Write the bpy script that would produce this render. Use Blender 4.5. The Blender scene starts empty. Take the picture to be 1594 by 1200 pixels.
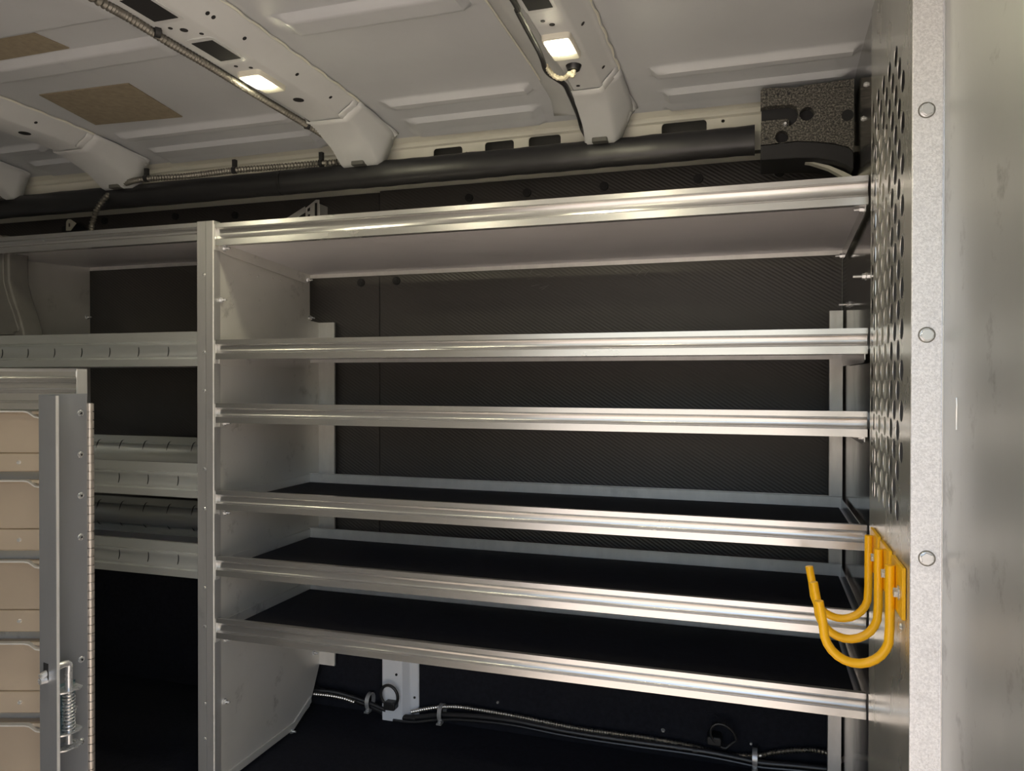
import bpy, bmesh, math, random
from mathutils import Vector, Matrix
random.seed(7)
PI=math.pi
C=bpy.context.scene.collection
CZ=1.30                                   # height of the lens above the van floor
# ------------------------------------------------------------------ camera
F,YAW,PITCH,ROLL=1187.4,0.310526,-0.0079308,0.00092844
cy,sy=math.cos(YAW),math.sin(YAW)
fw=Vector((-sy*math.cos(PITCH),cy*math.cos(PITCH),math.sin(PITCH)))
r0=Vector((cy,sy,0)); u0=r0.cross(fw)
rr=math.cos(ROLL)*r0+math.sin(ROLL)*u0; uu=-math.sin(ROLL)*r0+math.cos(ROLL)*u0
cam_d=bpy.data.cameras.new('camera'); cam=bpy.data.objects.new('camera',cam_d); C.objects.link(cam)
cam_d.sensor_width=36; cam_d.lens=F/1594*36; cam_d.clip_start=.01
cam.matrix_world=Matrix(((rr.x,uu.x,-fw.x,0),(rr.y,uu.y,-fw.y,0),(rr.z,uu.z,-fw.z,CZ),(0,0,0,1)))
bpy.context.scene.camera=cam
def ray(x,y): return fw+((x-797)/F)*rr-((y-600)/F)*uu
def PY(x,y,Y): d=ray(x,y); d=d*(Y/d.y); return Vector((d.x,d.y,d.z+CZ))
def PX(x,y,X): d=ray(x,y); d=d*(X/d.x); return Vector((d.x,d.y,d.z+CZ))
def PZ(x,y,Z): d=ray(x,y); d=d*((Z)/d.z); return Vector((d.x,d.y,d.z+CZ))
# ------------------------------------------------------------------ materials
class NT:
    def __init__(s,name):
        s.m=bpy.data.materials.new(name); s.m.use_nodes=True; s.t=s.m.node_tree; s.b=s.t.nodes['Principled BSDF']
        s.co=s.n('ShaderNodeTexCoord').outputs['Object']
    def n(s,ty,**k):
        o=s.t.nodes.new(ty)
        for a,v in k.items(): setattr(o,a,v)
        return o
    def l(s,a,b): s.t.links.new(a,b)
    def mapping(s,scale,rot=(0,0,0)):
        m=s.n('ShaderNodeMapping'); s.l(s.co,m.inputs['Vector']); m.inputs['Scale'].default_value=scale; m.inputs['Rotation'].default_value=rot; return m.outputs[0]
    def noise(s,scale,vec=None,detail=4,rough=.6):
        o=s.n('ShaderNodeTexNoise'); s.l(vec or s.co,o.inputs['Vector']); o.inputs['Scale'].default_value=scale; o.inputs['Detail'].default_value=detail; o.inputs['Roughness'].default_value=rough; return o.outputs['Fac']
    def ramp(s,fac,stops):
        o=s.n('ShaderNodeValToRGB'); s.l(fac,o.inputs[0]); e=o.color_ramp.elements
        while len(e)<len(stops): e.new(.5)
        for el,(p,c) in zip(e,stops):
            el.position=p; el.color=(c[0],c[1],c[2],1) if hasattr(c,'__len__') else (c,c,c,1)
        return o.outputs[0]
    def mix(s,fac,a,b):
        o=s.n('ShaderNodeMix',data_type='RGBA')
        for i,v in ((0,fac),(6,a),(7,b)):
            if hasattr(v,'is_output'): s.l(v,o.inputs[i])
            else: o.inputs[i].default_value=v if i==0 else (*v,1)
        return o.outputs[2]
    def bump(s,h,strength=.2,dist=.001):
        o=s.n('ShaderNodeBump'); s.l(h,o.inputs['Height']); o.inputs['Strength'].default_value=strength; o.inputs['Distance'].default_value=dist; s.l(o.outputs[0],s.b.inputs['Normal'])
    def set(s,**k):
        for a,v in k.items():
            i=s.b.inputs[a.replace('_',' ')]
            if hasattr(v,'is_output'): s.l(v,i)
            else: i.default_value=(*v,1) if hasattr(v,'__len__') and len(v)==3 else v
        return s.m
def metal(name,col,r0,r1,stretch=(1,1,1),scale=25,dirt=.0,bump=.06,metallic=1.0,dirtcol=(.05,.048,.045),dirtscale=9,cv=.12,d0=.60):
    t=NT(name); v=t.mapping(stretch); f=t.noise(scale,v,5)
    rough=t.ramp(f,[(.3,r0),(.7,r1)])
    c=t.mix(t.ramp(t.noise(scale*.35,v,4),[(.35,0),(.7,1)]),[x*(1-cv) for x in col],col)
    if dirt:
        d=t.ramp(t.noise(dirtscale,None,6,.7),[(d0,0),(d0+.11,dirt)]); c=t.mix(d,c,dirtcol)
    if bump: t.bump(t.noise(scale*4,v,6,.7),bump,.0006)
    return t.set(Base_Color=c,Metallic=metallic,Roughness=rough)
def paint(name,col,rough=.4,var=.12,scale=6,bump=.05,bscale=150,spec=.5,dirt=0):
    t=NT(name); f=t.ramp(t.noise(scale),[(.3,0),(.7,1)])
    c=t.mix(f,[x*(1-var) for x in col],col)
    if dirt: c=t.mix(t.ramp(t.noise(11,None,6,.75),[(.62,0),(.74,dirt)]),c,[x*.35 for x in col])
    if bump: t.bump(t.noise(bscale,None,3),bump,.001)
    return t.set(Base_Color=c,Roughness=rough,Specular_IOR_Level=spec)
M={}
M['rail']=metal('aluminium_rail',(.61,.605,.60),.22,.28,(.6,1.5,1.5),5,.22,0,.88,dirtscale=60,cv=.03,d0=.69)
M['slotrail']=metal('aluminium_slotted_rail',(.80,.82,.805),.18,.25,(.8,1.5,1.5),5,.0,.0,.72,cv=.03)
M['sheet']=metal('aluminium_sheet',(.67,.66,.625),.4,.55,(1,1,.8),9,.34,.05,.48,dirtscale=11,d0=.58)
M['deck']=metal('aluminium_deck',(.76,.735,.755),.34,.46,(.5,1,1),8,.06,.02,.45)
M['post']=metal('aluminium_post',(.52,.52,.52),.28,.42,(6,6,.6),16,.15,.04,.6)
M['wing']=metal('aluminium_end_plate',(.50,.49,.47),.10,.2,(1,1,.6),9,.04,.02)
M['perf']=metal('aluminium_partition',(.62,.615,.58),.20,.32,(1,1,.5),7,.10,.03,.62,dirtscale=13)
M['near']=metal('aluminium_plain_panel',(.53,.54,.53),.32,.44,(1,1,.4),5,.5,.03,.62,d0=.57,dirtcol=(.13,.12,.115),dirtscale=12)
M['drawer']=metal('aluminium_drawer',(.56,.47,.37),.4,.55,(1,1,1),9,.1,.03,.6)
M['bar']=metal('aluminium_lock_bar',(.36,.375,.40),.3,.45,(3,3,.6),9,.08,.03,.6)
M['hinge']=metal('aluminium_hinge',(.52,.47,.42),.3,.45,(1,1,1),60,.1,.03,.7)
M['bolt']=metal('zinc_bolt',(.78,.79,.80),.2,.32,(1,1,1),40,0,.02,.7)
M['zinc']=metal('blue_zinc_plate',(.30,.44,.50),.25,.4,(1,1,1),30,0,.03)
# galvanised strip with sparkle
t=NT('galvanised_strip'); f=t.noise(420,None,2,.8); g=t.noise(26,None,5,.7)
c=t.mix(t.ramp(f,[(.36,0),(.64,1)]),(.68,.68,.70),(.88,.88,.90)); c=t.mix(t.ramp(g,[(.62,0),(.75,.5)]),c,(.30,.28,.28)); t.bump(f,.45,.0008)
M['galv']=t.set(Base_Color=c,Metallic=.55,Roughness=.46)
M['paint']=paint('grey_body_paint',(.53,.55,.57),.34,.10,3,.02,40,dirt=.12)
M['bow']=paint('grey_bow_paint',(.60,.615,.615),.36,.10,5,.02,60)
M['cant']=paint('pale_body_paint',(.70,.69,.60),.36,.08,5,.02,60)
M['white']=paint('white_body_paint',(.72,.74,.78),.36,.05,6,.02,60)
M['hole']=paint('dark_opening',(.012,.012,.013),.8,.1,8,0)
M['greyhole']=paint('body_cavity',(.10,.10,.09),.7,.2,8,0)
M['felt']=paint('tan_damping_felt',(.30,.255,.185),.95,.22,60,.5,320,.1)
M['rubber']=paint('black_rubber',(.016,.016,.017),.42,.2,20,.15,90)
M['tube']=paint('black_edge_cover',(.015,.015,.017),.38,.35,9,.12,60,.6)
M['cable']=paint('black_cable',(.013,.013,.015),.38,.2,30,.1,120,.6)
M['mat']=paint('black_shelf_mat',(.019,.020,.027),.7,.3,60,.5,500,.25)
M['carpet']=paint('black_carpet',(.015,.016,.022),.9,.35,90,.8,600,.15)
M['yellow']=paint('yellow_powder_coat',(.95,.50,.004),.34,.06,18,.03,200)
M['plastic']=paint('grey_moulded_plastic',(.16,.155,.145),.55,.25,14,.3,260)
M['flange']=metal('bright_flange',(.78,.77,.75),.36,.5,(3,3,1),30,.15,.10,.55)
M['ivory']=paint('ivory_cap',(.72,.70,.58),.5,.05,20,0)
M['outer']=paint('near_side_lining',(.50,.49,.475),.8,.15,2,.1,20)
M['fixture']=paint('white_lamp_housing',(.72,.70,.60),.4,.03,10,0)
M['wire']=paint('cream_wire_sleeve',(.60,.55,.42),.6,.15,120,.4,300)
M['cabtrim']=paint('pale_cab_trim',(.62,.61,.50),.6,.08,8,.05,80)
M['vinyl']=paint('grey_vinyl_floor',(.22,.21,.20),.6,.1,6,.1,80)
M['ground']=paint('sunlit_concrete',(.42,.41,.405),.9,.2,1.2,.2,30)
# conduit: steel spiral
M['conduit']=metal('steel_conduit',(.62,.60,.55),.24,.36,(1,1,1),50,.1,.03)
M['darkconduit']=metal('weathered_conduit',(.20,.19,.165),.4,.5,(1,1,1),50,.2,.0,.7)
# twill liner
t=NT('black_twill_liner'); w=t.n('ShaderNodeTexWave'); w.wave_type='BANDS'; w.bands_direction='DIAGONAL'
t.l(t.mapping((1,1,1.6)),w.inputs['Vector']); w.inputs['Scale'].default_value=42; w.inputs['Distortion'].default_value=.6
g=t.noise(16,None,6,.75)
c=t.mix(t.ramp(t.noise(3),[(.3,0),(.7,1)]),(.050,.046,.044),(.062,.057,.054)); c=t.mix(t.ramp(g,[(.68,0),(.76,.35)]),c,(.07,.066,.06))
t.bump(w.outputs['Fac'],.35,.0012)
M['liner']=t.set(Base_Color=c,Roughness=.46,Specular_IOR_Level=.55)
# speckled foam
t=NT('speckled_black_foam'); f=t.noise(260,None,2,.9)
c=t.mix(t.ramp(f,[(.45,0),(.68,1)]),(.032,.031,.028),(.25,.235,.20)); t.bump(f,.6,.002)
M['foam']=t.set(Base_Color=c,Roughness=.75)
M['foamdark']=paint('smooth_black_foam',(.012,.012,.014),.6,.2,20,.2,100)
t=NT('lamp_lens'); M['lens']=t.set(Base_Color=(1,.95,.75),Emission_Color=(1.0,.92,.64),Emission_Strength=95.0)
# ------------------------------------------------------------------ mesh helpers
def nb(): return bmesh.new()
def box(bm,lo,hi):
    lo,hi=[min(a,b) for a,b in zip(lo,hi)],[max(a,b) for a,b in zip(lo,hi)]
    v=[bm.verts.new((x,y,z)) for x in (lo[0],hi[0]) for y in (lo[1],hi[1]) for z in (lo[2],hi[2])]
    for f in ((0,1,3,2),(4,6,7,5),(0,4,5,1),(2,3,7,6),(0,2,6,4),(1,5,7,3)): bm.faces.new([v[i] for i in f])
    return bm
def prism(bm,poly,axis,a,b):
    """polygon extruded along axis (0 x: poly=(y,z); 1 y: (x,z); 2 z: (x,y))"""
    def p(q,w): return {0:(w,q[0],q[1]),1:(q[0],w,q[1]),2:(q[0],q[1],w)}[axis]
    A=[bm.verts.new(p(q,a)) for q in poly]; B=[bm.verts.new(p(q,b)) for q in poly]; n=len(poly)
    bm.faces.new(A); bm.faces.new(B[::-1])
    for i in range(n): bm.faces.new((A[i],B[i],B[(i+1)%n],A[(i+1)%n]))
    return bm
def smoothpts(pts,step):
    pts=[Vector(p) for p in pts]; P=[2*pts[0]-pts[1]]+pts+[2*pts[-1]-pts[-2]]; out=[]
    for i in range(1,len(P)-2):
        a,b,c,d=P[i-1:i+3]; n=max(1,int((c-b).length/step))
        for k in range(n):
            s=k/n; out.append(.5*((2*b)+(c-a)*s+(2*a-5*b+4*c-d)*s*s+(3*b-a-3*c+d)*s**3))
    out.append(pts[-1]); return out
def tube(bm,pts,r,n=10,step=None,corr=None,cap=True,closed=False):
    if step: pts=smoothpts(pts,step)
    pts=[Vector(p) for p in pts]; rings=[]; N=len(pts); up=None
    for i,p in enumerate(pts):
        t=(pts[(i+1)%N if closed else min(i+1,N-1)]-pts[(i-1)%N if closed else max(i-1,0)]).normalized()
        if up is None: up=t.orthogonal().normalized()
        up=(up-t*up.dot(t)).normalized(); s=t.cross(up)
        q=r if not corr else r*(1+corr*(1 if i%2 else -1))
        rings.append([bm.verts.new(p+q*(math.cos(2*PI*k/n)*up+math.sin(2*PI*k/n)*s)) for k in range(n)])
    for i in range(N if closed else N-1):
        A,B=rings[i],rings[(i+1)%N]
        for k in range(n): bm.faces.new((A[k],A[(k+1)%n],B[(k+1)%n],B[k]))
    if cap and not closed: bm.faces.new(rings[0][::-1]); bm.faces.new(rings[-1])
    return bm
def cyl(bm,a,b,r,n=12,r2=None):
    a,b=Vector(a),Vector(b); t=(b-a).normalized(); u=t.orthogonal().normalized(); s=t.cross(u); r2=r if r2 is None else r2
    A=[bm.verts.new(a+r*(math.cos(2*PI*k/n)*u+math.sin(2*PI*k/n)*s)) for k in range(n)]
    B=[bm.verts.new(b+r2*(math.cos(2*PI*k/n)*u+math.sin(2*PI*k/n)*s)) for k in range(n)]
    bm.faces.new(A[::-1]); bm.faces.new(B)
    for k in range(n): bm.faces.new((A[k],A[(k+1)%n],B[(k+1)%n],B[k]))
    return bm
def holes_sheet(outer,holes,thick,axis,at):
    """flat sheet with real holes, returned as a bmesh; axis 0: (y,z) polygon at x=at; 1: (x,z) at y=at"""
    cu=bpy.data.curves.new('tmp','CURVE'); cu.dimensions='2D'; cu.fill_mode='BOTH'; cu.extrude=thick/2
    for poly in [outer]+holes:
        sp=cu.splines.new('POLY'); sp.points.add(len(poly)-1); sp.use_cyclic_u=True
        for q,pt in zip(poly,sp.points): pt.co=(q[0],q[1],0,1)
    ob=bpy.data.objects.new('tmp',cu); C.objects.link(ob)
    dg=bpy.context.evaluated_depsgraph_get(); me=bpy.data.meshes.new_from_object(ob.evaluated_get(dg))
    bpy.data.objects.remove(ob); bpy.data.curves.remove(cu)
    bm=nb(); bm.from_mesh(me); bpy.data.meshes.remove(me)
    for v in bm.verts:
        a,b,c=v.co; v.co=(at+c,a,b) if axis==0 else (a,at+c,b)
    bmesh.ops.recalc_face_normals(bm,faces=bm.faces); return bm
def circ(x,y,r,n=14,ry=None): return [(x+r*math.cos(2*PI*k/n),y+(ry or r)*math.sin(2*PI*k/n)) for k in range(n)]
def rrect(x0,y0,x1,y1,r,n=4):
    o=[]
    for cx,cyy,a in ((x1-r,y1-r,0),(x0+r,y1-r,90),(x0+r,y0+r,180),(x1-r,y0+r,270)):
        for k in range(n+1):
            t=math.radians(a+90*k/n); o.append((cx+r*math.cos(t),cyy+r*math.sin(t)))
    return o
def loc_of(o):
    v=Vector((0,0,0))
    while o: v+=o.location; o=o.parent
    return v
def obj(name,bm,mat,parent=None,bevel=0,local=False,smooth=True,label=None,seg=2,recalc=True):
    if recalc: bmesh.ops.recalc_face_normals(bm,faces=bm.faces)
    me=bpy.data.meshes.new(name)
    if parent is None:
        xs=[v.co for v in bm.verts]; lo=[min(v[i] for v in xs) for i in range(3)]; hi=[max(v[i] for v in xs) for i in range(3)]
        off=Vector(((lo[0]+hi[0])/2,(lo[1]+hi[1])/2,lo[2]))
        if local: off=Vector((0,0,0))
    else: off=Vector((0,0,0)) if local else loc_of(parent)
    bmesh.ops.translate(bm,verts=bm.verts,vec=-off)
    bm.to_mesh(me); bm.free(); me.materials.append(mat)
    if smooth:
        for p in me.polygons: p.use_smooth=True
        me.set_sharp_from_angle(angle=math.radians(38))
    o=bpy.data.objects.new(name,me); C.objects.link(o)
    if parent is None: o.location=off
    else: o.parent=parent
    if bevel:
        b=o.modifiers.new('bevel','BEVEL'); b.width=bevel; b.segments=seg; b.limit_method='ANGLE'; b.angle_limit=math.radians(40)
    if label: o['label']=label
    return o
def tag(o,label,cat,group=None,kind=None):
    if label: o['label']=label
    if cat: o['category']=cat
    if group: o['group']=group
    if kind: o['kind']=kind
    return o
def thing(name,label,cat,loc=(0,0,0),rz=0,group=None):
    o=bpy.data.objects.new(name,None); C.objects.link(o); o.empty_display_size=.05
    o.location=loc; o.rotation_euler=(0,0,rz); return tag(o,label,cat,group)
def struct(name,bm,mat,**k):
    o=obj(name,bm,mat,**k); o['kind']='structure'; return o
def copy_tree(o,parent=None):
    c=o.copy(); C.objects.link(c); c.parent=parent
    for ch in list(o.children): copy_tree(ch,c)
    return c
# ------------------------------------------------------------------ key planes
YF=1.50; YB=1.90; YW=1.975; XD=-1.22; XP=.191          # shelf front, shelf back, wall liner, divider, partition
Z=lambda z:z+CZ
# ------------------------------------------------------------------ setting: floor, walls, ceiling
struct('floor',box(nb(),(-3.4,-.15,-.03),(1.5,2.02,0)),M['vinyl'])
struct('wall_back',box(nb(),(-3.4,1.984,0),(.20,2.02,Z(.64))),M['cant'])
struct('wall_cab',box(nb(),(.205,1.984,0),(.296,2.02,Z(.62))),M['cabtrim'])
struct('door_cab',box(nb(),(.2965,1.95,0),(1.5,2.02,Z(.62))),M['rubber'])
struct('wall_left',box(nb(),(-3.43,-.15,0),(-3.40,2.02,Z(.7))),M['paint'])
# near side body with the sliding door opening the photographer stands in
nw=nb(); box(nw,(-3.4,-.18,0),(-.86,-.15,Z(.66))); box(nw,(-.86,-.18,Z(.50)),(.24,-.15,Z(.66)))
struct('wall_near',nw,M['outer'])
# roof skin with pressed swages
PROF=[(-.2,.668),(0,.668),(1.2,.655),(1.5,.650),(1.65,.643),(1.75,.630),(1.80,.616)]
def lerp(P,x):
    for (a,b),(c,d) in zip(P,P[1:]):
        if x<=c: return b+(d-b)*(x-a)/(c-a)
    return P[-1][1]
BOWS=[(-2.25,-2.12),(-1.80,-1.67),(-1.02,-.89),(-.38,-.285)]
def sst(x): x=max(0,min(1,x)); return x*x*(3-2*x)
bays=[(-3.0,-2.32),(-2.05,-1.87),(-1.61,-1.08),(-.83,-.475),(-.21,.19)]
RID=[(1.18,1.255,.014),(1.592,1.640,.013)]
def pressed(x,y):
    d=0
    for a,b in bays:
        if a<x<b:
            for y0,y1,h in RID:
                m=min(y-y0,y1-y,(x-a),(b-x))
                d=max(d,h*sst(m/.013)) if m>0 else d
            m=min(y-1.70,1.785-y,x-a-.01,b-x-.01)
            if m>0: d=max(d,.010*sst(m/.010))
            m=min(1.10-y,y-.2,x-a-.01,b-x-.01)
            if m>0: d=max(d,.009*sst(m/.012))
    return d
xs=[-3.4+.0125*i for i in range(393)]; ys=[-.18+.04*i for i in range(30)]+[1.02+.005*i for i in range(158)]+[1.86,2.02]
bm=nb(); g=[[bm.verts.new((x,y,Z(lerp(PROF,y)-pressed(x,y)))) for y in ys] for x in xs]
for i in range(len(xs)-1):
    for j in range(len(ys)-1): bm.faces.new((g[i][j],g[i+1][j],g[i+1][j+1],g[i][j+1]))
for i in range(len(xs)-1):      # outer skin so the roof is a closed sheet
    pass
o=struct('ceiling',bm,M['paint'],recalc=False); s=o.modifiers.new('skin','SOLIDIFY'); s.thickness=.02; s.offset=1
# cant rail: pale body section with rectangular openings
holes=[]
def crect(x0,y0,x1,y1):
    a=PY(x0,y0,1.803); b=PY(x1,y1,1.803); holes.append(rrect(a.x,Z(.552),b.x,a.z,.008))
for q in ((675,232,720,247),(755,222,800,238),(823,214,873,232),(1030,193,1100,212)): crect(*q)
holes.append(rrect(-1.66,Z(.552),-1.55,Z(.572),.006)); holes.append(rrect(-1.27,Z(.552),-1.17,Z(.572),.006)); holes.append(rrect(-2.08,Z(.552),-1.98,Z(.572),.006))
holes.append(circ(-.075,Z(.588),.004)); holes.append(circ(-.70,Z(.572),.003))
bm=holes_sheet([(-3.4,Z(.516)),(.18,Z(.516)),(.18,Z(.617)),(-3.4,Z(.617))],holes,.002,1,1.803)
for x0,x1 in ((-3.4,.18),): prism(bm,[(1.805,Z(.617)),(1.775,Z(.632)),(1.772,Z(.628)),(1.80,Z(.611))],0,x0,x1)
prism(bm,[(1.802,Z(.606)),(1.794,Z(.604)),(1.794,Z(.598)),(1.802,Z(.595))],0,-3.4,.18)
struct('trim_1',bm,M['cant'])
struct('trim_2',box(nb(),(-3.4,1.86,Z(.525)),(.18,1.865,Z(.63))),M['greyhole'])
# white body post behind the bottom shelf
a=PY(597,1030,1.955); b=PY(648,1103,1.955)
bm=nb(); prism(bm,[(a.x,1.975),(a.x,1.945),(a.x+.062,1.945),(a.x+.076,1.972),(b.x,1.972),(b.x,1.978)],2,Z(-.975),Z(-.60))
prism(bm,[(a.x-.001,1.944),(a.x+.060,1.944),(a.x+.066,1.952),(a.x-.001,1.952)],2,Z(-.772),Z(-.60))
tp=struct('trim_3',bm,M['white'],bevel=.003)
p=PY(617,1050,1.9445); h=obj('screw_hole',cyl(nb(),(p.x,1.9452,p.z),(p.x,1.943,p.z),.0035),M['hole'],tp)
p=PY(645,1086,1.97); h=obj('screw_hole',cyl(nb(),(p.x,1.9722,p.z),(p.x,1.9705,p.z),.0035),M['hole'],tp)
# wheel arch box
bm=nb(); prism(bm,[(1.9745,Z(-.964)),(1.965,Z(-.9665)),(1.91,Z(-.969)),(1.84,Z(-.975)),(1.50,Z(-.985)),(1.44,Z(-1.01)),(1.42,Z(-1.06)),(1.42,.001),(1.9745,.001)],0,-2.6,.188)
tag(obj('wheel_arch',bm,M['carpet']),'black carpeted wheel arch box below the bottom shelf','wheel arch')
# wall liner panels with push rivets
def liner(x0,x1,label,rivets,z1=.541):
    bm=box(nb(),(x0,1.976,Z(-.62 if x1<-1.1 else -.62)),(x1,1.983,Z(z1)))
    bm2=bm
    o=obj('wall_liner_panel',bm2,M['liner'],bevel=.0012); tag(o,label,'wall panel',None)
    for x,z in rivets:
        r=nb(); cyl(r,(x,1.9765,z),(x,1.9725,z),.0125,16,.0115); cyl(r,(x,1.9725,z),(x,1.971,z),.006,12)
        obj('push_rivet',r,M['rubber'],o)
    return o
R=lambda pts:[(PY(x,y,1.975).x,PY(x,y,1.975).z) for x,y in pts]
liner(-1.034,.1931,'large black textured wall panel behind the long empty shelves',R([(618,330),(730,308),(820,300),(940,290),(1087,278),(1213,268),(617,437)]))
liner(-3.3,-1.036,'black wall panel behind the slotted shelves on the left',R([(163,344),(273,337),(366,335),(562,440)]),.537)
o=[q for q in C.objects if q.name=='wall_liner_panel'][0]; bm=nb(); rs=random.Random(3)
for k_ in range(16):
    x,y=rs.uniform(815,862),rs.uniform(412,452)
    if k_>11: x,y=rs.uniform(955,1015),rs.uniform(408,425)
    p=PY(x,y,1.9755); a=rs.uniform(-.5,1.0); l=rs.uniform(.003,.013); d=Vector((math.cos(a),0,math.sin(a)))*l; n=Vector((-math.sin(a),0,math.cos(a)))*.0006
    vs_=[bm.verts.new(p+q) for q in (d+n*.3,-d+n,-d-n,d-n*.3)]; v2=[bm.verts.new(v.co+Vector((0,.001,0))) for v in vs_]
    bm.faces.new(vs_); bm.faces.new(v2[::-1])
    for q in range(4): bm.faces.new((vs_[q],v2[q],v2[(q+1)%4],vs_[(q+1)%4]))
obj('scuff_marks',bm,M['plastic'],o,label='pale scratch marks')
o=obj('wall_liner_panel',box(nb(),(-3.3,1.9765,0.02),(.1925,1.983,Z(-.622))),M['carpet']); tag(o,'black lower wall lining behind the wiring and wheel arch','wall panel')
# ------------------------------------------------------------------ roof bows
BZ=[(-.2,.628),(1.2,.617),(1.5,.615),(1.6,.610),(1.68,.588),(1.735,.553),(1.765,.546)]
def bow(x0,x1,label,flange=0,slots=(),dots=(),endslot=None,sides=()):
    w=x1-x0; bm=nb(); sy_=[-.15+.1*i for i in range(16)]+[1.40+.02*i for i in range(19)]
    rows=[]
    for y in sy_:
        zt=lerp(PROF,y)-.0015; zb=lerp(BZ,y); fl=.014
        sl=.034 if w>.1 else .022
        pts=[(x0-fl-flange,zt),(x0-fl,zt-.003),(x0,zt-.006),(x0+.006,zb+.004),(x0+.010,zb),(x1-sl-.004,zb),(x1-sl,zb+.003),(x1,zt-.010),(x1+.006,zt-.006),(x1+fl,zt-.003)]
        if y>1.69:  # foot of the bow spreads on the roof edge
            k=(y-1.69)/.07; pts=[(a-(.012*k if a<x0+.02 else 0)+(.010*k if a>x1-.01 else 0),b) for a,b in pts]
        rows.append([bm.verts.new((a,y,Z(b))) for a,b in pts])
    for A,B in zip(rows,rows[1:]):
        for k in range(len(A)-1): bm.faces.new((A[k],A[k+1],B[k+1],B[k]))
    bm.faces.new(rows[-1])
    o=obj('roof_bow',bm,M['bow']); s=o.modifiers.new('gauge','SOLIDIFY'); s.thickness=.0015; s.offset=-1
    tag(o,label,'roof bow')
    xm=(x0+.01+x1-.034)/2
    # gusset plate over the end joint
    g_=nb(); zt=.617
    gp=[]
    for y in (1.575,1.60,1.64,1.69,1.735,1.767):
        zb=lerp(BZ,y)-.003; gp.append([g_.verts.new((a,y,Z(b))) for a,b in ((x0-.004,lerp(PROF,y)-.02),(x0+.004,zb),(x1-.03,zb),(x1-.020,zb+.008),(x1+.005,lerp(PROF,y)-.014),(x1+.014,lerp(PROF,y)-.004))])
    for A,B in zip(gp,gp[1:]):
        for k in range(len(A)-1): g_.faces.new((A[k],A[k+1],B[k+1],B[k]))
    g=obj('end_gusset',g_,M['bow'],o); s=g.modifiers.new('gauge','SOLIDIFY'); s.thickness=.002; s.offset=1
    sb=nb(); tube(sb,[(x1+fl_+.002*math.sin(y*90),y,Z(lerp(PROF,y)-.0035)) for y,fl_ in [(.9+.02*i,.012) for i in range(36)]],.0028,6); obj('seam_sealant',sb,M['cant'],o)
    sb=nb(); tube(sb,[(x0-.010-flange,y,Z(lerp(PROF,y)-.0030)) for y in [.9+.04*i for i in range(18)]],.0018,6); obj('seam_sealant',sb,M['cant'],o)
    for (y0,y1,sw) in slots:
        d=nb(); zz=Z(lerp(BZ,(y0+y1)/2))
        prism(d,rrect(xm-sw/2-.006,y0-.012,xm+sw/2+.006,y1+.012,.008),2,zz-.0012,zz+.002)
        fr=obj('slot_rim',d,M['bow'],o)
        d=nb(); prism(d,[(xm-sw/2,y0),(xm+sw/2,y0),(xm+sw/2,y1),(xm-sw/2,y1)],2,zz-.0020,zz+.001)
        obj('slot_opening',d,M['hole'],fr)
    for (dx,y,r) in dots:
        zz=Z(lerp(BZ,y)); d=nb(); cyl(d,(xm+dx,y,zz+.001),(xm+dx,y,zz-.0008),r,14); obj('punched_hole',d,M['hole'],o)
    sl=.034 if w>.1 else .022
    for y in sides:
        zb=lerp(BZ,y); zt=lerp(PROF,y); a=Vector((x1-sl,y,Z(zb+.003))); b=Vector((x1,y,Z(zt-.010))); c_=(a+b)/2; n=Vector(((b-a).z,0,-(b-a).x)).normalized()
        d=nb(); cyl(d,c_-n*.0012,c_+n*.0010,.0042,12); obj('punched_hole',d,M['hole'],o)
    # raised step band across the joint of bow and gusset
    sbd=nb(); rows=[]
    for y in (1.558,1.562,1.582,1.588):
        e_=.0045 if 1.56<y<1.585 else .001; zb=lerp(BZ,y); zt=lerp(PROF,y)
        rows.append([sbd.verts.new((a,y,Z(b))) for a,b in ((x1-sl+.002,zb-e_),(x1-sl*.6+e_,zb+.008),(x1-.002+e_,zt-.016),(x1+.006+e_,zt-.005))])
    for A,B in zip(rows,rows[1:]):
        for k in range(3): sbd.faces.new((A[k],A[k+1],B[k+1],B[k]))
    sb_=obj('joint_step',sbd,M['bow'],o); sm=sb_.modifiers.new('gauge','SOLIDIFY'); sm.thickness=.0015; sm.offset=0
    if endslot:
        y=endslot; zz=Z(lerp(BZ,y))-.0035; d=nb()
        n=Vector((0,.035,.025)).normalized()
        prism(d,rrect(xm-.018,1.725,xm+.018,1.748,.004),2,Z(.5452),Z(.565)); obj('foot_opening',d,M['greyhole'],o)
    return o
def bz(x,y): 
    p=PZ(x,y,.6155); return p
b1=bow(*BOWS[2],'roof bow carrying the lamp and the spiral conduit',0,[(bz(200,0).y,bz(252,33).y,.050),(bz(310,66).y,bz(352,94).y,.046)],
   [(.0,bz(278,50).y,.007),(-.018,bz(270,45).y,.004),(.02,bz(290,58).y,.004),(.004,bz(451,157).y,.012),(-.012,bz(366,104).y,.004),(.012,bz(376,108).y,.004),(0,bz(505,191).y,.009),(0,1.66,.005)],1.73,(1.10,1.115,1.20,1.37,1.50))
b2=bow(*BOWS[3],'roof bow with the lamp nearest the partition',.055,[(.98,bz(840,15).y,.042)],[(-.008,bz(849,33).y,.004),(.004,bz(852,40).y,.005),(-.012,1.56,.004),(0,bz(911,146).y,.010),(.0,1.64,.006)],1.73,(1.33,1.52))
b3=bow(*BOWS[1],'bare grey roof bow at the left, second from the frame edge',0,[],[(0,1.45,.014),(.0,1.35,.007),(0,1.60,.008)],1.73,(1.43,1.63,1.645))
b4=bow(*BOWS[0],'bare grey roof bow cut off by the left frame edge',0,[],[(0,1.5,.01)],1.73)
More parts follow.
